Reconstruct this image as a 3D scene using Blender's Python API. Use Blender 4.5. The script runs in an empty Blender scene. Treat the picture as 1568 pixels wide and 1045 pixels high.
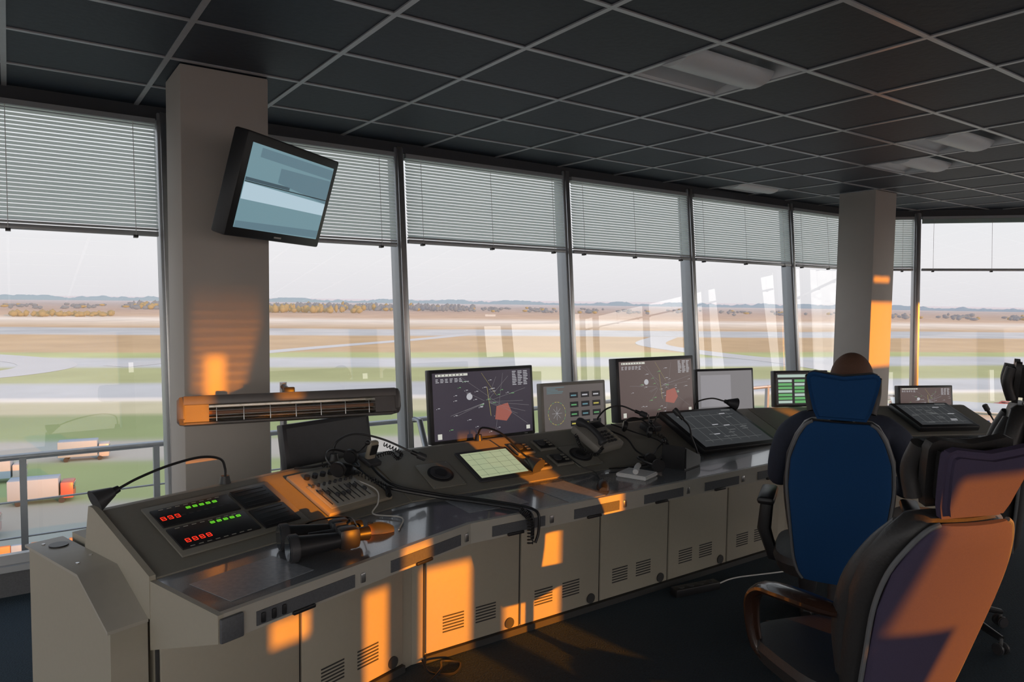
import bpy, bmesh, math, random
from mathutils import Vector, Matrix, Euler
random.seed(7)
SC=bpy.context.scene
try:
    SC.view_settings.view_transform='Standard'; SC.view_settings.look='None'
except Exception: pass
R=math.radians
def T(x,y,z): return Matrix.Translation((x,y,z))
def RX(a): return Matrix.Rotation(R(a),4,'X')
def RY(a): return Matrix.Rotation(R(a),4,'Y')
def RZ(a): return Matrix.Rotation(R(a),4,'Z')
# ---------------------------------------------------------------- materials
def mat(name,col,rough=.5,metal=0.,var=.12,scale=30.,bump=.0,emit=None,es=1.,coat=0.,spec=.5,trans=0.):
    m=bpy.data.materials.new(name); m.use_nodes=True; nt=m.node_tree; b=nt.nodes['Principled BSDF']
    tc=nt.nodes.new('ShaderNodeTexCoord'); n=nt.nodes.new('ShaderNodeTexNoise'); n.inputs['Scale'].default_value=scale; n.inputs['Detail'].default_value=4
    nt.links.new(tc.outputs['Object'],n.inputs['Vector'])
    mx=nt.nodes.new('ShaderNodeMix'); mx.data_type='RGBA'
    c=list(col)+[1] if len(col)==3 else col
    mx.inputs['A'].default_value=[min(1,x*(1-var)) for x in c[:3]]+[1]; mx.inputs['B'].default_value=[min(1,x*(1+var)) for x in c[:3]]+[1]
    nt.links.new(n.outputs['Fac'],mx.inputs['Factor']); nt.links.new(mx.outputs['Result'],b.inputs['Base Color'])
    b.inputs['Roughness'].default_value=rough; b.inputs['Metallic'].default_value=metal; b.inputs['Coat Weight'].default_value=coat
    b.inputs['Specular IOR Level'].default_value=spec
    if bump>0:
        bp=nt.nodes.new('ShaderNodeBump'); bp.inputs['Strength'].default_value=bump; bp.inputs['Distance'].default_value=.01
        nt.links.new(n.outputs['Fac'],bp.inputs['Height']); nt.links.new(bp.outputs['Normal'],b.inputs['Normal'])
    if emit:
        b.inputs['Emission Color'].default_value=list(emit)+[1]; b.inputs['Emission Strength'].default_value=es
    return m
def lin(r,g,b): return tuple(((c/255+.055)/1.055)**2.4 if c>10 else c/255/12.92 for c in (r,g,b))
def emat(name,rgb,s=1.): 
    c=lin(*rgb); return mat(name,(.02,.02,.02),.3,emit=c,es=s)
M_col=mat('column_paint',(.48,.44,.40),.7,scale=8,var=.04)
M_wall=mat('wall_paint',(.50,.49,.47),.8,scale=8,var=.05)
M_frame=mat('window_frame_metal',(.42,.44,.46),.35,.3,var=.05)
M_head=mat('header_dark_panel',(.06,.065,.075),.5,var=.1)
M_dark=mat('black_plastic',(.018,.018,.02),.4,var=.2)
M_dark2=mat('dark_grey_plastic',(.05,.05,.055),.45,var=.15)
M_bezel=mat('monitor_bezel',(.035,.035,.04),.35,var=.1)
M_grey=mat('console_grey_beige',(.40,.37,.30),.5,var=.04,scale=60)
M_grey2=mat('console_slope_grey',(.23,.22,.19),.45,var=.06,scale=80)
M_seam=mat('console_seam',(.04,.04,.04),.7)
M_band=mat('console_band_dark',(.10,.105,.115),.5,var=.3,scale=150)
M_trim=mat('console_trim',(.44,.42,.37),.4,var=.05)
M_silver=mat('silver_metal',(.55,.55,.55),.3,.9,var=.05)
M_chrome=mat('heater_chrome',(.75,.74,.70),.12,1.,var=.05)
M_heat=mat('heater_housing',(.14,.13,.125),.4,.2,var=.1)
M_steel=mat('stainless_rail',(.5,.52,.54),.35,.6,var=.05)
M_blue=mat('blue_chair_fabric',(.018,.075,.21),.9,var=.15,scale=300,spec=.1)
M_blue2=mat('sunlit_blue_chair_fabric',(.085,.07,.12),.9,var=.15,scale=300,spec=.1)  # chair fabric copy, reddened in its base colour to stand for low sun
M_leather=mat('black_leather',(.042,.040,.040),.42,var=.2,scale=120,bump=.1)
M_pipe=mat('grey_piping',(.16,.17,.18),.5)
M_wood=mat('dark_gloss_arm',(.035,.016,.010),.22,var=.3,scale=20,coat=.5)
M_beige=mat('beige_plastic',(.36,.32,.25),.45,var=.05)
M_phone=mat('phone_grey',(.30,.28,.25),.45,var=.05)
M_sunmouse=mat('sunlit_mouse_plastic',(.8,.30,.05),.4)  # mouse colour carries the orange sunlight falling on it
M_skin=mat('skin',(.42,.22,.15),.5,var=.12,scale=40)
M_hair=mat('short_brown_hair',(.16,.08,.05),.7,var=.3,scale=300,bump=.2)
M_shirt=mat('navy_shirt',(.040,.050,.080),.8,var=.2,scale=60,bump=.1)
M_trou=mat('dark_trousers',(.02,.02,.024),.85,var=.2,scale=60)
M_white=mat('white_paint',(.75,.75,.75),.5,var=.03)
M_offw=mat('weathered_white',(.20,.27,.36),.6,var=.08)
M_paper=mat('paper',(.75,.73,.68),.8,var=.03)
M_glasslens=mat('lens_glass',(.02,.03,.04),.05,coat=1.)
M_tyre=mat('tyre',(.02,.02,.02),.8)
M_desk=mat('desk_laminate',(.16,.17,.185),.15,var=.4,scale=260,coat=.4)
M_ceil=mat('ceiling_tile',(.018,.029,.045),.55,var=.35,scale=35,bump=.12)
M_tbar=mat('ceiling_tbar',(.48,.49,.51),.3,.3,var=.1)
M_lamp=mat('lamp_diffuser',(.82,.84,.85),.35,var=.03)
M_carpet=mat('carpet',(.022,.042,.060),.95,var=.5,scale=120,bump=.6)
def blindmat(name,c0,c1,f_):
    m=bpy.data.materials.new(name); m.use_nodes=True; nt=m.node_tree; nt.nodes.clear()
    o=nt.nodes.new('ShaderNodeOutputMaterial'); a=nt.nodes.new('ShaderNodeBsdfDiffuse'); t=nt.nodes.new('ShaderNodeBsdfTranslucent'); mx=nt.nodes.new('ShaderNodeMixShader')
    n=nt.nodes.new('ShaderNodeTexNoise'); n.inputs['Scale'].default_value=4; cr=nt.nodes.new('ShaderNodeValToRGB')
    cr.color_ramp.elements[0].color=c0+(1,); cr.color_ramp.elements[1].color=c1+(1,)
    tc=nt.nodes.new('ShaderNodeTexCoord'); nt.links.new(tc.outputs['Object'],n.inputs['Vector']); nt.links.new(n.outputs['Fac'],cr.inputs['Fac'])
    nt.links.new(cr.outputs['Color'],a.inputs['Color']); nt.links.new(cr.outputs['Color'],t.inputs['Color'])
    mx.inputs[0].default_value=f_
    nt.links.new(a.outputs[0],mx.inputs[1]); nt.links.new(t.outputs[0],mx.inputs[2]); nt.links.new(mx.outputs[0],o.inputs[0]); return m
M_blind=blindmat('blind_slat',(.76,.84,.83),(.84,.90,.88),.70)
M_fill=blindmat('fill_diffuser_fabric',(.34,.55,.85),(.38,.60,.90),.8)
def glassmat():
    m=bpy.data.materials.new('window_glass'); m.use_nodes=True; nt=m.node_tree; nt.nodes.clear()
    o=nt.nodes.new('ShaderNodeOutputMaterial'); a=nt.nodes.new('ShaderNodeBsdfTransparent'); g=nt.nodes.new('ShaderNodeBsdfGlossy'); mx=nt.nodes.new('ShaderNodeMixShader')
    a.inputs['Color'].default_value=(.95,.97,.97,1); g.inputs['Roughness'].default_value=.0
    lw=nt.nodes.new('ShaderNodeLayerWeight'); lw.inputs['Blend'].default_value=.5
    p=nt.nodes.new('ShaderNodeMath'); p.operation='POWER'; p.inputs[1].default_value=4
    q=nt.nodes.new('ShaderNodeMath'); q.operation='MULTIPLY_ADD'; q.inputs[1].default_value=.7; q.inputs[2].default_value=.10
    nt.links.new(lw.outputs['Facing'],p.inputs[0]); nt.links.new(p.outputs[0],q.inputs[0]); nt.links.new(q.outputs[0],mx.inputs[0])
    nt.links.new(a.outputs[0],mx.inputs[1]); nt.links.new(g.outputs[0],mx.inputs[2]); nt.links.new(mx.outputs[0],o.inputs[0]); return m
M_glass=glassmat()
# ---------------------------------------------------------------- mesh builder
class MB:
    def __init__(s): s.bm=bmesh.new(); s.mats=[]; s.M=Matrix.Identity(4)
    def mi(s,m):
        if m not in s.mats: s.mats.append(m)
        return s.mats.index(m)
    def add(s,tb,m,M=None,matfn=None):
        i=s.mi(m)
        for f in tb.faces:
            f.material_index=i
            if matfn:
                mm=matfn(f)
                if mm: f.material_index=s.mi(mm)
        me=bpy.data.meshes.new('t'); tb.to_mesh(me); tb.free()
        me.transform(s.M@(M if M is not None else Matrix.Identity(4)))
        s.bm.from_mesh(me); bpy.data.meshes.remove(me)
    def box(s,c,sz,m,b=0.,rot=None,M=None,seg=2,taper=None):
        tb=bmesh.new(); bmesh.ops.create_cube(tb,size=1)
        for v in tb.verts: v.co=Vector((v.co.x*sz[0],v.co.y*sz[1],v.co.z*sz[2]))
        if b>0: bmesh.ops.bevel(tb,geom=list(tb.edges),offset=min(b,min(sz)*.49),segments=seg,affect='EDGES',profile=.5)
        MM=T(*c)
        if rot: MM=MM@Euler([R(a) for a in rot]).to_matrix().to_4x4()
        s.add(tb,m,(M@MM) if M is not None else MM)
    def bx(s,x0,x1,y0,y1,z0,z1,m,b=0.,M=None): s.box(((x0+x1)/2,(y0+y1)/2,(z0+z1)/2),(abs(x1-x0),abs(y1-y0),abs(z1-z0)),m,b,M=M)
    def cyl(s,p0,p1,r0,m,r1=None,seg=20,M=None,b=0.):
        if r1 is None: r1=r0
        p0=Vector(p0);p1=Vector(p1); d=p1-p0; L=d.length
        tb=bmesh.new(); bmesh.ops.create_cone(tb,cap_ends=True,segments=seg,radius1=r0,radius2=r1,depth=L)
        if b>0: bmesh.ops.bevel(tb,geom=[e for e in tb.edges if abs(abs(e.verts[0].co.z)-L/2)<1e-6 and abs(e.verts[0].co.z-e.verts[1].co.z)<1e-6],offset=b,segments=2,affect='EDGES')
        q=d.to_track_quat('Z','Y').to_matrix().to_4x4(); MM=T(*((p0+p1)/2))@q
        s.add(tb,m,(M@MM) if M is not None else MM)
    def sph(s,c,r,m,seg=20,M=None,rot=None):
        tb=bmesh.new(); bmesh.ops.create_uvsphere(tb,u_segments=seg,v_segments=max(6,seg//2),radius=1)
        if not hasattr(r,'__len__'): r=(r,r,r)
        for v in tb.verts: v.co=Vector((v.co.x*r[0],v.co.y*r[1],v.co.z*r[2]))
        MM=T(*c)
        if rot: MM=MM@Euler([R(a) for a in rot]).to_matrix().to_4x4()
        s.add(tb,m,(M@MM) if M is not None else MM)
    def tube(s,pts,r,m,seg=8,M=None,flat=1.,up=None):
        pts=[Vector(p) for p in pts]; n=len(pts); rs=r if hasattr(r,'__len__') else [r]*n
        tb=bmesh.new(); rings=[]; nrm=None
        for i in range(n):
            t=(pts[min(i+1,n-1)]-pts[max(i-1,0)]).normalized()
            if nrm is None:
                a=Vector(up) if up else (Vector((0,0,1)) if abs(t.z)<.9 else Vector((1,0,0)))
                nrm=(a-t*a.dot(t)).normalized()
            else: nrm=(nrm-t*nrm.dot(t)).normalized()
            bn=t.cross(nrm)
            rings.append([tb.verts.new(pts[i]+nrm*math.cos(2*math.pi*k/seg)*rs[i]*flat+bn*math.sin(2*math.pi*k/seg)*rs[i]) for k in range(seg)])
        for i in range(n-1):
            for k in range(seg): tb.faces.new((rings[i][k],rings[i][(k+1)%seg],rings[i+1][(k+1)%seg],rings[i+1][k]))
        tb.faces.new(rings[0][::-1]); tb.faces.new(rings[-1]); bmesh.ops.recalc_face_normals(tb,faces=tb.faces)
        s.add(tb,m,M)
    def prism(s,poly,z0,z1,m,b=0.,M=None,seg=2):
        tb=bmesh.new(); a=[tb.verts.new((p[0],p[1],z0)) for p in poly]; c=[tb.verts.new((p[0],p[1],z1)) for p in poly]; n=len(poly)
        tb.faces.new(a[::-1]); tb.faces.new(c)
        for i in range(n): tb.faces.new((a[i],a[(i+1)%n],c[(i+1)%n],c[i]))
        bmesh.ops.recalc_face_normals(tb,faces=tb.faces)
        if b>0:
            bmesh.ops.bevel(tb,geom=[e for e in tb.edges if abs(e.verts[0].co.z-e.verts[1].co.z)<1e-6],offset=b,segments=seg,affect='EDGES')
        s.add(tb,m,M)
    def loft(s,rings,m,M=None,cap=True,matfn=None,closed=True):
        tb=bmesh.new(); rr=[[tb.verts.new(p) for p in r] for r in rings]; n=len(rr[0])
        for i in range(len(rr)-1):
            for k in range(n if closed else n-1): tb.faces.new((rr[i][k],rr[i][(k+1)%n],rr[i+1][(k+1)%n],rr[i+1][k]))
        if cap: tb.faces.new(rr[0][::-1]); tb.faces.new(rr[-1])
        bmesh.ops.recalc_face_normals(tb,faces=tb.faces)
        s.add(tb,m,M,matfn)
    def face(s,pts,m,M=None):
        tb=bmesh.new(); tb.faces.new([tb.verts.new(p) for p in pts]); s.add(tb,m,M)
    def obj(s,name,M=None,parent=None,ang=38):
        me=bpy.data.meshes.new(name); s.bm.to_mesh(me); s.bm.free()
        for m in s.mats: me.materials.append(m)
        for p in me.polygons: p.use_smooth=True
        try: me.set_sharp_from_angle(angle=R(ang))
        except Exception: pass
        o=bpy.data.objects.new(name,me); SC.collection.objects.link(o)
        if parent: o.parent=parent
        if M is not None: o.matrix_local=M
        return o
def empty(name,M):
    e=bpy.data.objects.new(name,None); e.empty_display_size=.2; SC.collection.objects.link(e); e.matrix_world=M; return e
def spline(pts,n=8):
    P=[Vector(p) for p in pts]; P=[P[0]*2-P[1]]+P+[P[-1]*2-P[-2]]; out=[]
    for i in range(1,len(P)-2):
        a,b,c,d=P[i-1:i+3]
        for k in range(n):
            t=k/n; out.append(.5*((2*b)+(c-a)*t+(2*a-5*b+4*c-d)*t*t+(3*b-a-3*c+d)*t**3))
    out.append(P[-2]); return out
def coil(path,R0,r,turns,n=None):
    path=spline(path,10); L=len(path); N=turns*10; out=[]
    for i in range(N+1):
        f=i/N*(L-1); k=min(int(f),L-2); p=path[k].lerp(path[k+1],f-k); t=(path[k+1]-path[k]).normalized()
        a=Vector((0,0,1)) if abs(t.z)<.9 else Vector((1,0,0)); n1=(a-t*a.dot(t)).normalized(); b=t.cross(n1); th=2*math.pi*i/10
        out.append(p+n1*math.cos(th)*R0+b*math.sin(th)*R0)
    return out
# ---------------------------------------------------------------- camera
FP=1100.0; CH=1.6; AZ=R(55); PI_=R(3.35); RO=R(.7)
f=Vector((math.cos(AZ)*math.cos(PI_),math.sin(AZ)*math.cos(PI_),-math.sin(PI_))); r=Vector((math.sin(AZ),-math.cos(AZ),0)); u=r.cross(f)
r2=r*math.cos(RO)+u*math.sin(RO); u2=u*math.cos(RO)-r*math.sin(RO)
cd=bpy.data.cameras.new('camera'); cd.sensor_width=36; cd.lens=FP/1568*36; cd.clip_end=30000; cd.clip_start=.05
co=bpy.data.objects.new('camera',cd); SC.collection.objects.link(co)
co.matrix_world=Matrix(((r2.x,u2.x,-f.x,0),(r2.y,u2.y,-f.y,0),(r2.z,u2.z,-f.z,CH),(0,0,0,1))); SC.camera=co
# ---------------------------------------------------------------- world and sun
SUN_AZ=99.; SUN_EL=7.
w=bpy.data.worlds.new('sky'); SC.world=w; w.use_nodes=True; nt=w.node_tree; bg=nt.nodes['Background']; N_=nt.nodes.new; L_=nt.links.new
tc=N_('ShaderNodeTexCoord'); sx=N_('ShaderNodeSeparateXYZ'); cr=N_('ShaderNodeValToRGB')
L_(tc.outputs['Generated'],sx.inputs[0]); L_(sx.outputs['Z'],cr.inputs['Fac'])
e=cr.color_ramp.elements; e[0].position=0.; e[0].color=(.86,.83,.86,1); e[1].position=1.; e[1].color=(.54,.62,.78,1)
x=e.new(.05); x.color=(.93,.90,.92,1); x=e.new(.2); x.color=(.91,.93,.96,1); x=e.new(.5); x.color=(.68,.74,.86,1)
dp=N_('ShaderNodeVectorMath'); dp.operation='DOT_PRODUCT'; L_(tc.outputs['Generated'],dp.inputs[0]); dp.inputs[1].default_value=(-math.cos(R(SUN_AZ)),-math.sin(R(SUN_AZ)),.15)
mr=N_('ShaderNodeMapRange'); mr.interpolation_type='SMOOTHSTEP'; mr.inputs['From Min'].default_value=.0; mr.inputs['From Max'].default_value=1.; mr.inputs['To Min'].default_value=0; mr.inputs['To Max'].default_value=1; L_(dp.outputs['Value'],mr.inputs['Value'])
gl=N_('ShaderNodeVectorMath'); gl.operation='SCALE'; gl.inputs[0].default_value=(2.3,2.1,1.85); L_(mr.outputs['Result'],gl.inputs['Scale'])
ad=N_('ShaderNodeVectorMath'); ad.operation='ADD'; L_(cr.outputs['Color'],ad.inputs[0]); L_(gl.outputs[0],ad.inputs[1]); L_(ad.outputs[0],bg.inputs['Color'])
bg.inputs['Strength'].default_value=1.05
sd=bpy.data.lights.new('sun','SUN'); sd.energy=8.5; sd.color=(1,.29,.0); sd.angle=R(.53)
so=bpy.data.objects.new('sun',sd); SC.collection.objects.link(so)
sdir=Vector((math.cos(R(SUN_AZ))*math.cos(R(SUN_EL)),math.sin(R(SUN_AZ))*math.cos(R(SUN_EL)),-math.sin(R(SUN_EL))))
so.rotation_euler=sdir.to_track_quat('-Z','Y').to_euler(); so.location=(-sdir)*30
# ---------------------------------------------------------------- room shell
CZ=2.72
FL=[(-2.5,4.57),(8.45,4.57),(10.44,2.2),(10.44,-3.0),(-2.5,-3.0)]
b=MB(); b.prism(FL,-.25,0,M_carpet); b.obj('floor')
TOPP=[(-2.75,4.86),(8.62,4.86),(10.72,2.36),(10.72,-3.1),(-2.75,-3.1)]
b=MB(); 
gx=[.64+.635*i for i in range(-6,17)]; gy=[2.65+.56*j for j in range(-11,5)]
cells=[(2.545,3.18,2.09,2.65),(5.085,5.72,2.09,2.65),(5.72,6.355,2.65,3.21),(5.72,6.355,4.33,4.72)]
def clipx(y):
    xs=[]
    for i in range(5):
        a=TOPP[i]; c=TOPP[(i+1)%5]
        if (a[1]-y)*(c[1]-y)<0: xs.append(a[0]+(c[0]-a[0])*(y-a[1])/(c[1]-a[1]))
    return (min(xs),max(xs)) if len(xs)>1 else None
def clipy(xv):
    ys=[]
    for i in range(5):
        a=TOPP[i]; c=TOPP[(i+1)%5]
        if (a[0]-xv)*(c[0]-xv)<0: ys.append(a[1]+(c[1]-a[1])*(xv-a[0])/(c[0]-a[0]))
    return (min(ys),max(ys)) if len(ys)>1 else None
XS=sorted(set([-2.75,10.72,8.62]+[c[0] for c in cells]+[c[1] for c in cells])); YS=sorted(set([-3.1,4.86,2.36]+[c[2] for c in cells]+[c[3] for c in cells]))
for i in range(len(XS)-1):
    for j in range(len(YS)-1):
        x0,x1,y0,y1=XS[i],XS[i+1],YS[j],YS[j+1]
        if any(x0>=c[0]-1e-4 and x1<=c[1]+1e-4 and y0>=c[2]-1e-4 and y1<=c[3]+1e-4 for c in cells): continue
        if x0>=8.62-1e-4 and y0>=2.36-1e-4: continue
        b.bx(x0,x1,y0,y1,CZ,CZ+.03,M_ceil)
b.prism([(8.62,2.36),(10.72,2.36),(8.62,4.86)],CZ,CZ+.03,M_ceil)
b.bx(-2.9,10.9,-3.2,5.0,CZ+.16,CZ+.3,M_ceil)
b.obj('ceiling')
b=MB()
for xv in gx:
    c=clipy(xv)
    if c: b.bx(xv-.012,xv+.012,c[0],c[1],CZ-.007,CZ-.0005,M_tbar)
for yv in gy:
    c=clipx(yv)
    if c: b.bx(c[0],c[1],yv-.012,yv+.012,CZ-.0065,CZ-.0005,M_tbar)
b.obj('trim_1')
for n,c in enumerate(cells):
    b=MB(); x0,x1,y0,y1=c; t=.012
    b.bx(x0,x0+t,y0,y1,CZ+.0,CZ+.13,M_lamp); b.bx(x1-t,x1,y0,y1,CZ+.0,CZ+.13,M_lamp)
    b.bx(x0+t,x1-t,y0,y0+t,CZ+.0,CZ+.13,M_lamp); b.bx(x0+t,x1-t,y1-t,y1,CZ+.0,CZ+.13,M_lamp); b.bx(x0,x1,y0,y1,CZ+.13,CZ+.15,M_lamp)
    cy=(y0+y1)/2; w_=(y1-y0)
    sec=[(cy+math.cos(a)*.11,CZ+.035-math.sin(a)*.06) for a in [math.pi*k/12 for k in range(13)]]
    b.loft([[(x0+.015,p[0],p[1]) for p in sec],[(x1-.015,p[0],p[1]) for p in sec]],M_lamp)
    for s_ in (-1,1):
        b.box(((x0+x1)/2,cy+s_*w_*.36,CZ+.04),(x1-x0-.03,w_*.26,.006),M_lamp,rot=(s_*-18,0,0))
    b.obj('recessed_ceiling_light')
TILT=math.degrees(math.atan(.25/CZ)); HS=CZ/math.cos(R(TILT))
win=[0]
def facade(name,p0,p1,mull,blind=True,zb=1.99,sill=.16,tilt=TILT,glass=True,openp=(),zbs={}):
    d=Vector((p1[0]-p0[0],p1[1]-p0[1],0)); L=d.length; az=math.degrees(math.atan2(d.y,d.x))
    M=T(p0[0],p0[1],0)@RZ(az)@RX(-tilt)
    b=MB()
    b.bx(0,L,-.03,.22,-.25,sill-.03,M_band); b.bx(0,L,-.06,.22,sill-.03,sill,M_frame)
    b.bx(0,L,-.02,.14,HS-.08,HS+.06,M_head)
    b.obj('wall_'+name,M)
    b=MB()
    for t in mull:
        b.bx(t-.035,t+.035,-.035,.09,sill,HS-.04,M_frame,.006)
        b.bx(t-.02,t+.02,-.055,-.035,sill,HS-.04,M_silver,.004)
    b.bx(0,L,-.01,.05,sill,sill+.05,M_frame)
    b.obj('trim_%s'%name,M)
    ts=sorted(mull)
    for wi,(a,c) in enumerate(zip(ts[:-1],ts[1:])):
        win[0]+=1
        if glass:
            g=MB(); g.face([(a+.03,.03,sill+.02),(c-.03,.03,sill+.02),(c-.03,.03,HS-.06),(a+.03,.03,HS-.06)],M_glass); g.obj('window_%d'%win[0],M)
        if blind:
            zz=zbs.get(wi,zb)
            g=MB(); z1=HS-.085; z0=zz/math.cos(R(tilt)); pitch=.0225; x0=a+.045; x1=c-.045; n=int((z1-z0-.06)/pitch)
            yb=-.035; A0=54
            if wi not in openp:
                tb=bmesh.new()
                for i in range(n):
                    z=z1-.03-i*pitch; an=R(A0+random.uniform(-1.5,1.5)); dy=.0132*math.cos(an); dz=.0132*math.sin(an)
                    v=[tb.verts.new(p) for p in ((x0,yb-dy,z-dz),(x1,yb-dy,z-dz),(x1,yb+dy,z+dz),(x0,yb+dy,z+dz))]; tb.faces.new(v)
                g.add(tb,M_blind)
            else:
                for i in range(14): g.bx(x0,x1,yb-.013,yb+.013,z1-.034-i*.0035,z1-.032-i*.0035,M_blind)
            g.bx(x0,x1,yb-.02,yb+.02,z1-.03,z1,M_frame)
            g.bx(x0,x1,yb-.014,yb+.014,z0,z0+.028,M_frame,.003)
            if wi not in openp: g.bx(x0,x1,yb-.012,yb+.012,z0+.036,z0+.046,M_frame,.002)
            k=max(2,int((x1-x0)/.55)+1)
            for j in range(k):
                xx=x0+.12+(x1-x0-.24)*j/(k-1)
                g.cyl((xx,yb-.016,z0),(xx,yb-.016,z1),.0018,M_white,seg=5)
                g.bx(xx-.012,xx+.012,yb-.017,yb+.017,z0-.012,z0+.002,M_dark)
            g.obj('venetian_blind',M)
    return M,L
facade('front',FL[0],FL[1],[.04]+[x+2.5 for x in (-.77,.78,2.33,3.88,5.42,7.05)]+[10.91],zbs={0:1.93,1:1.94,2:1.96})
facade('right_corner',FL[1],FL[2],[.04,.5,2.05,3.06],zb=1.99,openp=(1,2))
facade('right',FL[2],FL[3],[.04,1.6,3.15,4.7,5.16],zb=2.3,openp=(0,1,2,3))
facade('left',(-2.5,-3.0),(-2.5,4.57),[.04,1.5,3.0,4.5,6.0,7.53],zb=2.4,openp=(0,1,2,3,4))
holes=[(-2.3,-.75,.3,2.5),(8.75,10.2,.3,2.5)]  # unseen rear openings added to let more light in
fill_panels=[(-.6,1.35,.8,2.45),(3.35,5.1,.8,2.45),(5.65,7.85,.8,2.45)]  # added unseen translucent panels that diffuse sun to brighten the room
def tgt(x0,x1,z0,z1,yp=2.73):  # openings shaped in the unseen rear wall to cast chosen sun patches
    dy=yp+3.0; sx_=dy/math.tan(R(SUN_AZ)); h=dy/math.sin(R(SUN_AZ))*math.tan(R(SUN_EL))
    holes.append((x0-sx_,x1-sx_,z0+h,z1+h))
tgt(1.88,2.22,-.1,.95)
tgt(1.70,1.88,.46,.92)
tgt(1.45,1.70,-.05,.42)
tgt(1.13,1.26,-.05,.40)
tgt(.70,.87,.32,.42); tgt(.55,.66,-.1,.2)
tgt(1.04,1.18,.56,.67); tgt(.86,1.03,.68,.90)
for k in range(15): tgt(.74,1.08-.012*max(0,7-k),1.13+.045*k,1.13+.045*k+.018-.0009*k,3.82)
tgt(.80,.90,1.08,1.30,3.82); tgt(.58,.73,1.10,1.26)
tgt(7.15,7.6,1.1,1.75); tgt(7.2,7.5,1.95,2.6)
tgt(4.40,4.52,.25,.9)
HH=holes+fill_panels
ax=sorted(set([-2.6,10.44]+[h[0] for h in HH]+[h[1] for h in HH])); az_=sorted(set([-.25,CZ+.1]+[h[2] for h in HH]+[h[3] for h in HH]))
b=MB()
for i in range(len(ax)-1):
    xm=(ax[i]+ax[i+1])/2; z0=None
    for j in range(len(az_)-1):
        zm=(az_[j]+az_[j+1])/2
        if any(h[0]<xm<h[1] and h[2]<zm<h[3] for h in HH):
            if z0 is not None: b.bx(ax[i],ax[i+1],-3.06,-3.0,z0,az_[j],M_wall); z0=None
        elif z0 is None: z0=az_[j]
    if z0 is not None: b.bx(ax[i],ax[i+1],-3.06,-3.0,z0,az_[-1],M_wall)
b.obj('wall_rear_gobo')
for h in fill_panels:
    b=MB(); b.face([(h[0]-.02,-2.99,h[2]-.02),(h[1]+.02,-2.99,h[2]-.02),(h[1]+.02,-2.99,h[3]),(h[0]-.02,-2.99,h[3])],M_fill)
    b.cyl((h[0]-.02,-2.97,h[3]+.02),(h[1]+.02,-2.97,h[3]+.02),.025,M_frame,seg=14); b.bx(h[0]-.02,h[1]+.02,-2.995,-2.975,h[2]-.04,h[2]-.015,M_frame); b.obj('fill_diffuser')
for (x0,x1,y0,y1) in ((.70,1.12,3.82,4.20),(7.0,7.40,3.8,4.18)):
    b=MB(); b.bx(x0,x1,y0,y1,0,CZ-.003,M_col,.006)
    b.obj('structural_column')
b=MB()
for xx in (2.33,3.88,5.42):
    b.tube([(xx,4.52,.74),(xx+.01,4.46,.74),(xx-.02,4.0,.02)],.022,M_steel,seg=10)
b.obj('window_brace')
# ---------------------------------------------------------------- console
K=.3636
S={1:((.467,2.04),17.4),2:((1.46,2.35),0.),3:((4.01,2.35),-25.)}
def SEG(s): (ox,oy),a=S[s]; return T(ox,oy,0)@RZ(a)
def DM(s,u,v,rot=0,z=.72): return SEG(s)@T(u,v,z)@RZ(rot)
def SM(s,u,v,rot=0,h=0.): return SEG(s)@T(u,v,.726+(v-.385)*K)@RX(math.degrees(math.atan(K)))@T(0,0,h)@RZ(rot)
def uvprism(b,prof,u0,u1,k0,k1,m,M):
    tb=bmesh.new(); n=len(prof)
    a=[tb.verts.new((u0+k0*v,v,z)) for v,z in prof]; c=[tb.verts.new((u1+k1*v,v,z)) for v,z in prof]
    tb.faces.new(a); tb.faces.new(c[::-1])
    for i in range(n): tb.faces.new((a[i],c[i],c[(i+1)%n],a[(i+1)%n]))
    bmesh.ops.recalc_face_normals(tb,faces=tb.faces); b.add(tb,m,M)
b=MB(); t1=math.tan(R(8.7)); t2=math.tan(R(12.5))
segs=[(1,0,1.04,0,t1),(2,0,2.55,-t1,t2),(3,0,1.55,-t2,0)]
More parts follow.
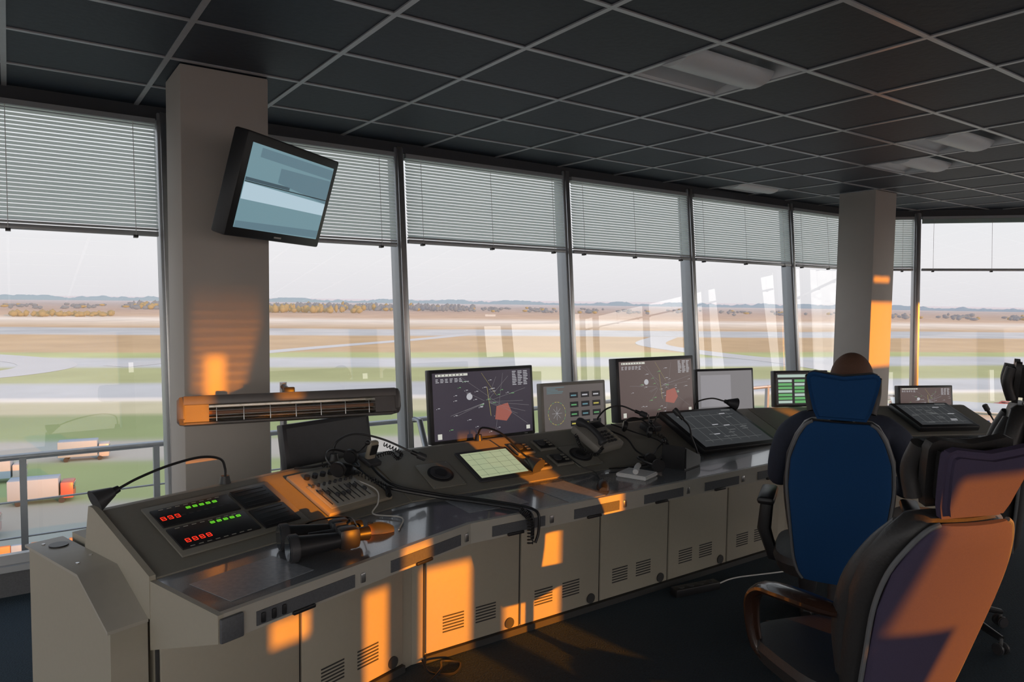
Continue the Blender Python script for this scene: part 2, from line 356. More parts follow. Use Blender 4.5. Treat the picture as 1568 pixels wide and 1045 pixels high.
for s,u0,u1,k0,k1 in segs:
    M=SEG(s)
    uvprism(b,[(.004,.69),(.40,.69),(.40,.72),(.004,.72)],u0,u1,k0,k1,M_desk,M)
    uvprism(b,[(0,.705),(.02,.705),(.02,.7205),(0,.7205)],u0-.001,u1,k0,k1,M_trim,M)
    uvprism(b,[(0,.64),(.03,.64),(.03,.705),(0,.705)],u0,u1,k0,k1,M_trim,M)
    uvprism(b,[(.03,.66),(.38,.60),(.38,.69),(.03,.69)],u0,u1,k0,k1,M_grey,M)
    uvprism(b,[(.385,.0),(.385,.72),(.77,.86),(.80,.86),(.82,.74),(1.0,.74),(1.0,.0)],u0,u1,k0,k1,M_grey,M)
    uvprism(b,[(.388,.7215),(.388,.7245),(.765,.8615),(.765,.8585)],u0+.004,u1-.004,k0,k1,M_grey2,M)
    L=u1-u0; n=max(2,int(L/.42)); st=L/n
    for i in range(n):
        a=u0+i*st; b.bx(a+.10,a+st-.06,-.004,.004,.650,.692,M_band,M=M)
        b.bx(a+st-.035,a+st-.015,-.006,.004,.655,.688,M_silver,.003,M=M)
        b.bx(a+st*.5-.04,a+st*.5+.04,-.012,.0,.640,.652,M_dark,.003,M=M)
    n=max(2,int(round(L/.5))); st=L/n
    for i in range(n):
        a=u0+i*st; 
        b.bx(a+.006,a+st-.006,.372,.388,.035,.60,M_grey,.004,M=M)
        b.bx(a-.004,a+.004,.380,.390,.02,.62,M_seam,M=M)
        b.bx(a+st*.42,a+st*.62,.366,.374,.54,.575,M_dark,.004,M=M)
        for q in (.28,.62):
            for k in range(6): b.bx(a+st*q-.055,a+st*q+.055,.3705,.3735,.11+k*.014,.116+k*.014,M_seam,M=M)
        b.cyl((a+st*.88,.366,.065),(a+st*.88,.376,.065),.026,M_seam,M=M)
    b.bx(u0,u1,.36,.385,0,.03,M_seam,M=M)
M=SEG(1)
def vzprism(b,prof,u0,u1,m,M): uvprism(b,prof,u0,u1,0,0,m,M)
vzprism(b,[(.0,.64),(.39,.50),(.39,.72),(.0,.72)],-.018,.0,M_grey,M)
vzprism(b,[(.385,.60),(.385,.735),(.775,.875),(.81,.875),(.85,.70),(.85,.6)],-.02,.0,M_grey,M)
vzprism(b,[(.40,.0),(.40,.60),(.60,.72),(1.02,.72),(1.02,.0)],-.13,-.02,M_grey,M)
vzprism(b,[(.395,.60),(.60,.724),(1.03,.724),(1.03,.715),(.60,.715),(.395,.59)],-.14,-.02,M_trim,M)
b.cyl((-.07,.93,.72),(-.07,.93,.729),.03,M_dark,M=M)
for p in ((-.1,.7),(-.1,.98),(-.04,.75)): b.cyl((p[0],p[1],.72),(p[0],p[1],.727),.006,M_silver,M=M,seg=8)
b.box((.02,-.006,.675),(.07,.012,.07),M_band,.004,M=M)
for i in range(3): b.box((.12+.035*i,-.004,.67),(.014,.012,.03),M_dark,.003,M=M)
M=SEG(3); vzprism(b,[(.0,.64),(.39,.50),(.39,.72),(.0,.72)],1.55,1.57,M_grey,M)
b.obj('control_console')
def screws(b,w,h,m=M_silver):
    for x in (-w,w):
        for y in (-h,h): b.cyl((x,y,.003),(x,y,.007),.004,m,seg=8)
E_red=emat('led_red',(255,50,25),1.2); E_green=emat('led_green',(120,235,50),.7)
b=MB(); b.box((0,0,.004),(.50,.30,.008),M_grey2,.003); b.box((-.09,.066,.010),(.29,.105,.008),M_dark,.002); b.box((-.09,-.062,.010),(.29,.12,.008),M_dark,.002); b.box((.145,.066,.010),(.15,.12,.008),M_dark,.002); b.box((.145,-.07,.010),(.15,.12,.008),M_dark,.002)
def digit(b,x,y,mm,w=.014,h=.018):
    for dy in (0,h/2,h): b.box((x,y+dy,.0145),(w,.0022,.001),mm)
    for dx in (-w/2,w/2): b.box((x+dx,y+h/2,.0145),(.0022,h,.001),mm)
for y,mm,n,x0 in [(.085,E_green,5,-.11),(.048,E_red,3,-.215),(-.03,E_green,5,-.08),(-.095,E_red,4,-.20)]:
    for i in range(n): digit(b,x0+i*.025,y,mm,h=.010 if mm is E_green else .018)
for y in (.110,-.010,-.118):
    for i in range(8): b.box((-.2+i*.03,y,.0145),(.016,.003,.001),M_trim)
for i in range(9): b.box((-.2+i*.028,.055,.0145),(.014,.006,.001),M_dark2)
for i in range(5):
    for yo in (.066,-.07): b.box((.145,yo-.05+i*.024,.0145),(.12,.0015,.001),M_dark2)
screws(b,.24,.14); b.obj('led_indicator_panel',SM(1,.36,.575))
b=MB(); b.box((0,0,.008),(.33,.30,.016),M_beige,.004); b.box((-.02,-.04,.018),(.24,.17,.004),M_trim,.002)
for i in range(8):
    x=-.12+i*.028; b.box((x,-.05,.021),(.003,.11,.002),M_dark); b.box((x,-.07+.05*random.random(),.028),(.012,.02,.014),M_dark2,.003)
    b.cyl((x,.03,.02),(x,.03,.032),.006,M_dark2,seg=10)
for i in range(4): b.cyl((-.1+i*.04,.1,.016),(-.1+i*.04,.1,.032),.012,M_dark,seg=16)
b.box((.11,.09,.02),(.08,.08,.008),M_dark,.003)
screws(b,.155,.14); b.obj('audio_mixer_panel',SM(1,.86,.57))
for s,u_,v_ in ((2,.16,.53),(2,1.0,.52)):
    b=MB(); b.box((0,0,.003),(.17,.20,.006),M_grey2,.002); b.cyl((0,0,.004),(0,0,.012),.062,M_dark,seg=32); b.cyl((0,0,.010),(0,0,.016),.050,M_dark2,seg=32); b.cyl((0,0,.014),(0,0,.018),.030,M_dark,seg=24)
    screws(b,.075,.09); b.obj('round_loudspeaker',SM(s,u_,v_))
E_touch=emat('touchscreen_glow',(165,175,140),.9); E_line=emat('touch_lines',(110,122,100),.8)
b=MB(); b.box((0,0,.006),(.31,.26,.012),M_dark2,.006); b.box((0,0,.0125),(.27,.215,.002),E_touch)
for i in range(5): b.box((0,-.09+i*.045,.0140),(.26,.0015,.0006),E_line)
for i in range(4): b.box((-.09+i*.06,0,.0140),(.0015,.2,.0006),E_line)
screws(b,.147,.122); b.obj('touch_control_screen',SM(2,.47,.55))
def module(b,x,y,w,h):
    b.box((x,y,.008),(w,h,.012),M_grey2,.003); b.box((x,y,.016),(w*.86,h*.82,.006),M_dark,.003); b.cyl((x-w*.2,y,.019),(x-w*.2,y,.026),min(w,h)*.22,M_dark2,seg=20)
    for i in range(3): b.box((x+w*.22,y-h*.22+i*h*.22,.021),(w*.2,h*.1,.004),M_grey2,.001)
b=MB()
for x,y in ((-.08,.07),(.07,.08),(-.08,-.08),(.07,-.07)): module(b,x,y,.11,.10)
b.obj('intercom_module',SM(2,.78,.57))
def phone(name,M):
    b=MB(); Mx=T(0,0,.016)@RX(8)
    b.box((0,0,.03),(.21,.22,.05),M_phone,.012,M=Mx); b.box((.035,.06,.058),(.11,.05,.006),M_dark,.003,M=Mx)
    for i in range(4):
        for j in range(4): b.box((.0+i*.026,-.08+j*.026,.059),(.018,.016,.008),M_dark2 if i<3 else M_beige,.003,M=Mx)
    hs=spline([(-.075,-.10,.075),(-.075,-.06,.09),(-.075,0,.097),(-.075,.06,.09),(-.075,.10,.075)],5)
    b.tube(hs,[.024,.026,.024,.02,.018,.016,.016,.016,.016,.016,.016,.016,.016,.016,.018,.02,.022,.024,.026,.026,.024],M_dark2,seg=12,M=Mx)
    b.tube(coil([(-.08,-.11,.06),(-.14,-.12,.03),(-.16,-.04,.02),(-.11,.06,.02)],.008,.0025,22),.0025,M_dark,seg=5,M=Mx)
    b.obj(name,M)
phone('desk_telephone',SM(2,1.17,.60,8,.004))
def goose(name,M,pts,head='lamp',r=.005):
    b=MB(); b.cyl((0,0,0),(0,0,.03),.022,M_dark,.016); pp=spline([(0,0,.02)]+pts,8); b.tube(pp,r,M_dark,seg=8)
    a=Vector(pp[-2]); c=Vector(pp[-1]); d=(c-a).normalized()
    if head=='lamp':
        b.cyl(c,c+d*.03,.012,M_dark,.016); b.cyl(c+d*.02,c+d*.085,.017,M_dark2,.042,seg=24)
    else:
        b.cyl(c,c+d*.05,.010,M_dark,.010); b.cyl(c+d*.03,c+d*.075,.017,M_dark2,.017,seg=16,b=.004)
    b.obj(name,M)
goose('gooseneck_lamp',DM(1,.47,.785,0,.862),[(0,0,.06),(-.02,0,.10),(-.10,0,.12),(-.22,-.0,.11),(-.33,.0,.085),(-.40,.0,.06)])
goose('gooseneck_microphone',DM(1,1.0,.785,0,.862),[(0,0,.05),(.02,-.01,.09),(.10,-.03,.11),(.20,-.10,.08),(.29,-.20,.02)],'mic')
goose('gooseneck_lamp',DM(2,.53,.785,0,.862),[(0,0,.04),(.01,-.03,.07),(.06,-.12,.05),(.10,-.24,-.03),(.11,-.28,-.05)])
goose('gooseneck_microphone',DM(2,1.66,.30,0,.721),[(0,0,.05),(-.02,.02,.12),(-.03,.03,.18),(-.05,.06,.22)],'mic')
goose('gooseneck_microphone',DM(2,1.36,.785,0,.862),[(0,0,.05),(.05,-.02,.10),(.15,-.03,.11),(.22,-.08,.08)],'mic')
goose('gooseneck_lamp',DM(2,2.2,.785,0,.862),[(0,0,.04),(.03,0,.08),(.12,-.04,.10),(.2,-.08,.08)])
def handset(M):
    b=MB(); b.box((0,0,.012),(.07,.10,.024),M_dark2,.006)
    b.box((0,0,.055),(.052,.028,.11),M_beige,.012); b.box((0,-.015,.07),(.04,.006,.05),M_dark,.003)
    b.tube(coil([(.03,0,.02),(.10,-.02,.04),(.13,-.05,.02),(.14,-.05,.05),(.10,.03,.06)],.008,.0025,26),.0025,M_dark,seg=5); b.obj('handheld_radio_microphone',M)
handset(SM(1,1.13,.70,0,.004))
def headset(M,col=M_dark):
    b=MB()
    b.tube([(math.cos(a)*.08,0,math.sin(a)*.085+.04) for a in [math.pi*k/16 for k in range(17)]],.006,col,seg=8,flat=.5)
    for s_ in (-1,1):
        b.cyl((s_*.085,0,.035),(s_*.06,0,.035),.035,col,.032,seg=20,b=.006)
    b.tube(spline([(.085,0,.03),(.09,-.06,.01),(.05,-.11,.0)],6),.0035,col); b.sph((.05,-.115,0),.012,col,10)
    b.obj('radio_headset',M)
headset(SM(1,.95,.66,30,.055)@RX(-75)@T(0,0,-.03))
headset(SM(2,1.5,.62,-40,.045)@RX(-70)@T(0,0,-.03))
headset(DM(2,1.27,.24,60,.76)@RX(-75)@T(0,0,-.03))
b=MB()
def W(s,u_,v_,z): return SEG(s)@Vector((u_,v_,z))
b.tube(spline([W(1,1.05,.72,.856),W(1,1.03,.60,.815),W(1,1.05,.48,.78),W(2,.05,.36,.735),W(2,.14,.24,.731),W(2,.22,.10,.731),W(2,.26,.01,.731),W(2,.275,-.03,.71),W(2,.275,-.035,.62)],8),.008,M_dark)
b.tube(spline([W(1,1.12,.70,.856),W(1,1.09,.58,.81),W(1,1.1,.47,.775),W(2,.09,.36,.735),W(2,.19,.24,.731),W(2,.27,.10,.731),W(2,.30,.01,.731),W(2,.31,-.03,.71),W(2,.305,-.035,.64),W(2,.29,-.035,.60)],8),.006,M_dark)
b.tube(coil([W(2,.24,.0,.738),W(2,.26,-.035,.70),W(2,.262,-.04,.60)],.012,.003,16),.003,M_dark,seg=5)
b.tube(coil([W(1,.90,.74,.868),W(1,1.0,.60,.825),W(1,1.03,.48,.785),W(1,1.0,.42,.765)],.010,.0028,26),.0028,M_dark,seg=5)
b.tube(spline([W(1,.78,.77,.868),W(1,.84,.72,.87),W(1,.95,.71,.87),W(1,1.04,.66,.845),W(1,1.08,.76,.868)],8),.005,M_dark)
b.tube(spline([W(2,1.32,.74,.868),W(2,1.40,.60,.82),W(2,1.36,.46,.768),W(2,1.42,.38,.733),W(2,1.55,.36,.733),W(2,1.60,.30,.731)],8),.005,M_dark)
b.tube(spline([W(2,1.44,.76,.868),W(2,1.52,.64,.83),W(2,1.60,.52,.79),W(2,1.52,.42,.752),W(2,1.38,.34,.731),W(2,1.20,.32,.731),W(2,1.06,.36,.731)],8),.004,M_dark)
b.tube(coil([W(2,1.62,.70,.85),W(2,1.66,.55,.80),W(2,1.58,.44,.76),W(2,1.50,.34,.742)],.010,.0028,24),.0028,M_dark,seg=5)
b.tube(spline([W(2,.84,.17,.73),W(2,.90,.26,.727),W(2,.96,.36,.727),W(2,.92,.42,.75),W(2,.90,.60,.815)],8),.0025,M_dark)
b.obj('audio_cables')
b=MB()
b.tube(spline([W(1,.95,.60,.82),W(1,.98,.48,.785),W(1,.92,.40,.755),W(1,.86,.36,.73),W(1,.90,.24,.73),W(1,.80,.15,.725)],8),.003,M_paper)
b.obj('mouse_cable')
b=MB()
M_bin=mat('binocular_rubber',(.020,.020,.022),.4,var=.2)
for s_ in (-1,1):
    b.cyl((s_*.042,-.02,.036),(s_*.050,.10,.036),.020,M_bin,.031,seg=24,b=.003); b.cyl((s_*.050,.09,.036),(s_*.050,.115,.036),.036,M_dark2,.036,seg=24,b=.003); b.cyl((s_*.050,.113,.036),(s_*.050,.1165,.036),.030,M_glasslens,seg=24)
    b.box((s_*.038,-.045,.038),(.050,.06,.058),M_bin,.014); b.cyl((s_*.032,-.07,.040),(s_*.032,-.105,.040),.017,M_dark,.020,seg=20,b=.003)
b.cyl((0,-.06,.045),(0,.05,.045),.009,M_dark2); b.box((0,.02,.04),(.07,.02,.012),M_dark2,.004); b.box((0,-.03,.04),(.06,.02,.012),M_dark2,.004)
b.cyl((0,-.05,.055),(0,-.02,.055),.014,M_dark2,seg=16)
b.tube(spline([(.06,-.05,.03),(.12,-.02,.008),(.13,.04,.006),(.10,.08,.006),(.10,.02,.05),(.05,-.07,.065),(-.04,-.07,.065)],8),.004,M_dark,flat=.4)
b.obj('binoculars',DM(1,.50,.19,68,.721)@Matrix.Scale(1.3,4))
def mouse(M,m,c=M_dark):
    b=MB(); rings=[]
    for i in range(9):
        t=i/8; y=-.055+.11*t; wd=.031*math.sin(math.pi*(.12+.78*t))**.5; h=.038*math.sin(math.pi*(.10+.72*t))**.7
        rings.append([(wd*math.cos(a),y,max(0,h*math.sin(a))) if math.sin(a)>=0 else (wd*math.cos(a),y,0.0) for a in [2*math.pi*k/20 for k in range(20)]])
    b.loft(rings,m); b.box((0,.032,.0335),(.006,.02,.012),c,.002); b.obj('computer_mouse',M)
mouse(DM(1,.745,.20,60,.721),M_sunmouse); mouse(DM(2,.80,.12,-40,.721),M_dark)
b=MB(); b.prism([(-.07,-.08),(.07,-.08),(.07,.08),(-.07,.08)],0,.02,M_white,.004); b.tube([(-.06,-.02,.035),(.0,.0,.045),(.06,.02,.04)],.014,M_white,seg=10); b.obj('label_printer',DM(2,1.10,.20,20,.721))
b=MB(); vz=[(-.09,0),(.09,0),(.09,.05),(-.09,.12)]
b.prism(vz,-.07,.07,M_dark,.006,M=RX(90)); b.obj('voice_terminal_box',DM(2,1.47,.24,15,.721))
M_sheet=mat('printed_sheet',(.30,.32,.35),.25,var=.3,scale=60)
for s,u_,v_,ro,w_,h_ in ((1,.20,.17,3,.30,.21),(2,.22,.22,-2,.3,.21),(2,.62,.17,0,.21,.3)):
    b=MB(); b.box((0,0,.0006),(w_,h_,.0012),M_sheet); b.obj('printed_sheet',DM(s,u_,v_,ro,.7206))
b=MB(); b.box((0,0,.02),(.12,.07,.04),M_dark2,.006); b.cyl((.02,0,.04),(.05,.02,.10),.004,M_dark,seg=8); b.cyl((-.02,0,.04),(-.04,.01,.10),.004,M_silver,seg=8); b.obj('pen_holder',SM(2,1.66,.66,0,.004))
# ---------------------------------------------------------------- monitors
def mon(name,M,Wd,Ht,bg,draw=None,bez=.016,th=.045,bottom=.0,stand=True,bm=None,tilt=-6):
    b=MB(); bm=bm or M_bezel
    Mt=T(0,-.02,bottom)@RX(tilt)
    b.box((0,th/2,Ht/2),(Wd,th,Ht),bm,.006,M=Mt)
    b.box((0,th+.015,Ht/2),(Wd*.7,.03,Ht*.7),bm,.012,M=Mt)
    sw=Wd-2*bez; sh=Ht-2*bez
    b.box((0,.0005,Ht/2),(sw,.002,sh),bg,M=Mt)
    b.box((Wd*.4,-.001,bez*.5),(.02,.003,.004),M_silver,M=Mt)
    def P(u_,v_,k=1): return (-sw/2+sw*u_,-.0010-.0003*k,Ht/2-sh/2+sh*v_)
    if draw:
        for d in draw:
            if d[0]=='r':
                _,u0,v0,u1,v1,m=d[:6]; k=d[6] if len(d)>6 else 1
                b.face([P(u0,v0,k),P(u1,v0,k),P(u1,v1,k),P(u0,v1,k)],m,M=Mt)
            elif d[0]=='l':
                _,u0,v0,u1,v1,wd,m=d; a=Vector(P(u0,v0,2)); c=Vector(P(u1,v1,2)); t=(c-a).normalized(); n=Vector((-t.z,0,t.x))*wd
                b.face([a-n,c-n,c+n,a+n],m,M=Mt)
            elif d[0]=='p': b.face([P(a,c,2) for a,c in d[1]],d[2],M=Mt)
    if stand:
        b.box((0,th+.04,(bottom+Ht*.4)/2),(.06,.03,bottom+Ht*.4),bm,.006); b.box((0,th+.02,.008),(.22,.16,.016),bm,.006)
    return b.obj(name,M)
E_rad=emat('radar_bg',(52,47,58)); E_rad2=emat('radar_bg_warm',(84,70,68)); E_wht=emat('radar_white',(200,200,190)); E_ln=emat('radar_line',(125,122,125)); E_lnw=emat('radar_line_warm',(170,160,90)); E_pk=emat('radar_zone',(150,85,75)); E_mk=emat('radar_mark',(175,175,180)); E_dk=emat('radar_dark',(25,25,28)); E_tg=emat('radar_track_green',(110,170,110))
def radar(seed,bgw=False):
    rnd=random.Random(seed); d=[]
    d.append(('r',.03,.945,.34,.98,E_wht))
    for i in range(8): d.append(('r',.045+.035*i,.95,.052+.035*i,.975,E_dk,2))
    for i in range(3):
        for j in range(6): d.append(('r',.03+.045*j,.90-.022*i,.05+.045*j+.015*rnd.random(),.91-.022*i,E_mk))
    for i in range(9):
        for j in range(3): d.append(('r',.80+.06*j,.96-.026*i,.83+.06*j+.02*rnd.random(),.972-.026*i,E_mk))
    c=(.52,.52)
    for i in range(11):
        a=rnd.uniform(0,6.28); l=rnd.uniform(.15,.5); x1=min(.97,max(.03,c[0]+math.cos(a)*l)); y1=min(.9,max(.03,c[1]+math.sin(a)*l)); d.append(('l',c[0]+.03*math.cos(a),c[1]+.03*math.sin(a),x1,y1,.0006,E_ln))
    d.append(('l',.53,.75,.56,.30,.0010,E_lnw)); d.append(('l',.70,.95,.60,.05,.0006,E_ln)); d.append(('l',.25,.95,.95,.12,.0005,E_ln)); d.append(('l',.48,.97,.62,.62,.0005,E_lnw))
    d.append(('p',[(.60,.24),(.62,.44),(.74,.48),(.78,.32),(.72,.20)],E_pk))
    d.append(('p',[(.35+.03*math.cos(a),.62+.05*math.sin(a)) for a in [6.28*k/12 for k in range(12)]],E_mk))
    for i in range(34):
        x=min(.95,max(.04,rnd.gauss(.5,.2))); y=min(.85,max(.05,rnd.gauss(.5,.22))); m=E_mk if i%4 else E_tg; d.append(('r',x,y,x+.015+rnd.random()*.02,y+.009,m)); d.append(('r',x-.014,y-.008,x-.008,y+.0,m))
    d.append(('r',.03,.02,.07,.10,E_wht)); d.append(('r',.93,.04,.97,.10,E_wht))
    return d
led=.742
mon('radar_monitor',T(2.08,3.22,led)@RZ(0),.66,.385,E_rad,radar(3),bottom=.105,bez=.018)
mon('radar_monitor',T(3.40,3.22,led)@RZ(-2),.68,.40,E_rad2,radar(5),bottom=.10,bez=.022,th=.07)
E_wx=emat('weather_bg',(92,86,84)); E_cy=emat('weather_cyan',(90,130,140)); E_ye=emat('weather_yellow',(180,170,80)); E_gr2=emat('weather_green',(90,150,100))
d=[]; rnd=random.Random(2)
for i in range(4):
    for j in range(3):
        d.append(('r',.42+.19*j,.12+.2*i,.42+.19*j+.14,.12+.2*i+.12,E_dk)); d.append(('r',.44+.19*j,.16+.2*i,.44+.19*j+.09,.19+.2*i,rnd.choice([E_ye,E_cy,E_gr2,E_mk]),2))
for k in range(20):
    a=6.28*k/20; a2=6.28*(k+.7)/20; d.append(('l',.2+.14*math.cos(a),.42+.24*math.sin(a),.2+.14*math.cos(a2),.42+.24*math.sin(a2),.0012,E_ye if k%3 else E_gr2))
for k in range(8):
    a=6.28*k/8; d.append(('l',.2,.42,.2+.08*math.cos(a),.42+.14*math.sin(a),.0006,E_mk))
for j in range(5): d.append(('r',.05,.84+.03*j,.05+.25*rnd.random()+.05,.85+.03*j,E_cy))
mon('weather_monitor',T(2.70,3.21,led)@RZ(-3),.47,.31,E_wx,d,bottom=.07,bm=M_phone,bez=.018)
E_gl=emat('pale_glare_screen',(120,118,120)); E_gl2=emat('glare2',(140,138,142))
mon('desktop_monitor',SEG(1)@T(1.08,.90,led),.50,.285,M_dark2,None,bottom=.005,stand=False,tilt=-10,bez=.02)
mon('desktop_monitor',T(4.02,3.18,led)@RZ(-14),.48,.30,E_gl,[('r',.05,.1,.6,.9,E_gl2)],bottom=.10,bm=M_bezel)
E_g=emat('flight_strip_green',(95,165,100)); E_g2=emat('flight_strip_white',(170,190,180))
d=[('r',.03,.86,.97,.95,E_g2)]
for i in range(7):
    for j in range(3): d.append(('r',.04+.32*j,.05+.11*i,.04+.32*j+.27,.05+.11*i+.08,E_g if (i+j)%3 else E_g2))
mon('flight_strip_monitor',T(4.66,3.02,led)@RZ(-22),.44,.26,E_dk,d,bottom=.11)
mon('desktop_monitor',SEG(3)@T(1.34,.90,led),.46,.25,E_rad2,radar(9),bottom=.0,stand=False)
E_in=emat('inset_display',(52,54,56)); E_in2=emat('inset_display_lines',(90,92,92))
def inset(name,M,w_,h_,warm=False):
    b=MB(); b.box((0,0,.02),(w_,h_,.04),M_dark,.008); b.box((0,0,.0405),(w_-.07,h_-.06,.002),E_in)
    for i in range(6): b.box((-w_*.3+i*w_*.12,0,.0420),(.002,h_*.7,.0006),E_in2)
    for i in range(3): b.box((0,-h_*.3+i*h_*.3,.0420),(w_*.75,.002,.0006),E_in2)
    for i in range(14): b.box((random.uniform(-w_*.35,w_*.35),random.uniform(-h_*.33,h_*.33),.0422),(.05,.006,.0006),E_mk if i%4==0 else E_in2)
    b.box((w_*.33,h_*.40,.043),(.08,.012,.002),E_in2)
    b.obj(name,M)
inset('inset_strip_display',SM(2,2.12,.535,-3,.012)@RX(4),.66,.42)
inset('inset_strip_display',SM(3,1.12,.57,0,.004),.46,.34)
b=MB()
for i in range(3): b.box((0,0,.002+.002*i),(.15,.21,.0018),M_paper,rot=(0,0,6*i))
b.obj('paper_stack',DM(3,.62,.2,10,.7206))
goose('gooseneck_microphone',DM(3,1.30,.2,0,.721),[(0,0,.06),(-.02,.02,.12),(-.04,.03,.16)],'mic')
b=MB(); b.cyl((0,0,0),(0,0,.012),.05,M_dark,b=.003); b.cyl((0,0,.01),(0,0,.09),.010,M_silver); b.sph((0,0,.11),(.028,.028,.03),M_dark); b.obj('desk_joystick',DM(3,1.42,.14,0,.721))
# ---------------------------------------------------------------- wall TV
X=Vector((.783,.622,0)).normalized(); N=Vector((.622,-.783,0)).normalized(); tl=R(16.7)
Dn=Vector((0,0,-1))*math.cos(tl)-N*math.sin(tl); Z=-Dn; Yb=Z.cross(X)
TL=Vector((.896,3.325,2.336)); Wt,Ht=.78,.485; cen=TL+X*Wt/2+Dn*Ht/2
Mtv=Matrix(((X.x,Yb.x,Z.x,cen.x),(X.y,Yb.y,Z.y,cen.y),(X.z,Yb.z,Z.z,cen.z),(0,0,0,1)))
E_t1=emat('cctv_teal',(110,142,152)); E_t2=emat('cctv_pale',(175,198,210)); E_t3=emat('cctv_mid',(92,120,132)); E_t4=emat('cctv_dark',(62,82,92))
b=MB(); b.box((0,.045,0),(Wt,.08,Ht),M_dark,.010); b.box((0,.10,0),(Wt*.7,.06,Ht*.6),M_dark,.02)
b.box((0,.004,0),(Wt-.09,.004,Ht-.09),E_t1)
sw=Wt-.09; sh=Ht-.09
def q(u0,v0,u1,v1,m,k,s0=0,s1=0): 
    y=.0015-.0004*k; b.face([(-sw/2+sw*u0,y,-sh/2+sh*v0),(-sw/2+sw*u1,y,-sh/2+sh*(v0+s0)),(-sw/2+sw*u1,y,-sh/2+sh*(v1+s1)),(-sw/2+sw*u0,y,-sh/2+sh*v1)],m)
q(0,0,1,.08,E_t3,1,.02,.04); q(0,.10,1,.34,E_t1,1,.03,.0); q(0,.34,1,.54,E_t2,1,.0,-.04); q(0,.56,.5,.60,E_t4,1); q(.35,.62,1,.80,E_t3,1,-.12,.02); q(.1,.86,1,.97,E_t3,1,-.02,.0)
q(0,.545,1,.555,M_dark,2)
b.box((0,.002,-Ht/2+.022),(.06,.004,.008),M_silver)
b.obj('wall_mounted_television',Mtv)
b=MB(); bk=cen-N*.13; b.tube([(1.02,3.815,2.12),(1.05,3.76,2.12),tuple(bk.xyz)],.022,M_dark,seg=10); b.box((1.0,3.81,2.12),(.14,.018,.22),M_dark,.004); b.obj('television_wall_bracket')
# ---------------------------------------------------------------- infrared heater on stand
he=empty('infrared_heater',T(1.0,3.06,0)@RZ(-10))
b=MB(); prof=[(-.055,.03),(-.045,.060),(.03,.062),(.055,.035),(.058,-.02),(.04,-.058),(-.03,-.060),(-.055,-.035)]
def hr(xv,s_=1.): return [(xv,p[0]*s_,p[1]*s_) for p in prof]
b.loft([hr(-.485,.75),hr(-.475,.95),hr(-.46,1.)],M_heat); b.loft([hr(-.46,1.),hr(-.455,1.)],M_heat)
b.loft([hr(.455,1.),hr(.46,1.),hr(.475,.95),hr(.485,.75)],M_heat)
b.bx(-.46,.46,-.05,.055,.052,.062,M_heat,.004); b.bx(-.46,.46,-.056,-.046,.022,.060,M_heat,.003); b.bx(-.46,.46,-.03,.045,-.060,-.050,M_heat,.003); b.bx(-.46,.46,.045,.056,-.055,.055,M_heat)
sec=[(.04-.085*abs(math.sin(math.pi*(k/12-.5)))**2,-.046+.092*k/12) for k in range(13)]
b.loft([[(-.36,p[0],p[1]) for p in sec],[(.36,p[0],p[1]) for p in sec]],M_chrome,cap=False,closed=False)
b.bx(-.46,-.36,-.050,.05,-.05,.05,M_heat); b.bx(.36,.46,-.050,.05,-.05,.05,M_heat)
b.cyl((-.36,-.005,-.01),(.36,-.005,-.01),.008,mat('heater_tube',(.30,.16,.10),.3))
for i in range(2): b.tube([(-.36,-.047,-.035+.03*i),(.36,-.047,-.035+.03*i)],.0018,M_silver,seg=5)
for i in range(7): b.tube([(-.33+.11*i,-.047,-.05),(-.33+.11*i,-.05,-.02),(-.33+.11*i,-.047,.01)],.0018,M_silver,seg=5)
b.box((-.02,.02,.075),(.05,.05,.03),M_dark,.006)
b.obj('heater_head',T(0,0,1.125)@RX(-14)@Matrix.Scale(.95,4),he)
b=MB(); b.cyl((0,.36,.0),(0,.36,1.19),.016,M_steel); b.tube([(0,.36,1.17),(0,.20,1.17),(0,.05,1.14)],.014,M_dark)
for k in range(3):
    a=R(30+120*k+60); b.tube([(0,.36,.22),(.17*math.cos(a),.36+.12*math.sin(a),.012)],.010,M_steel)
b.obj('heater_stand',None,he)
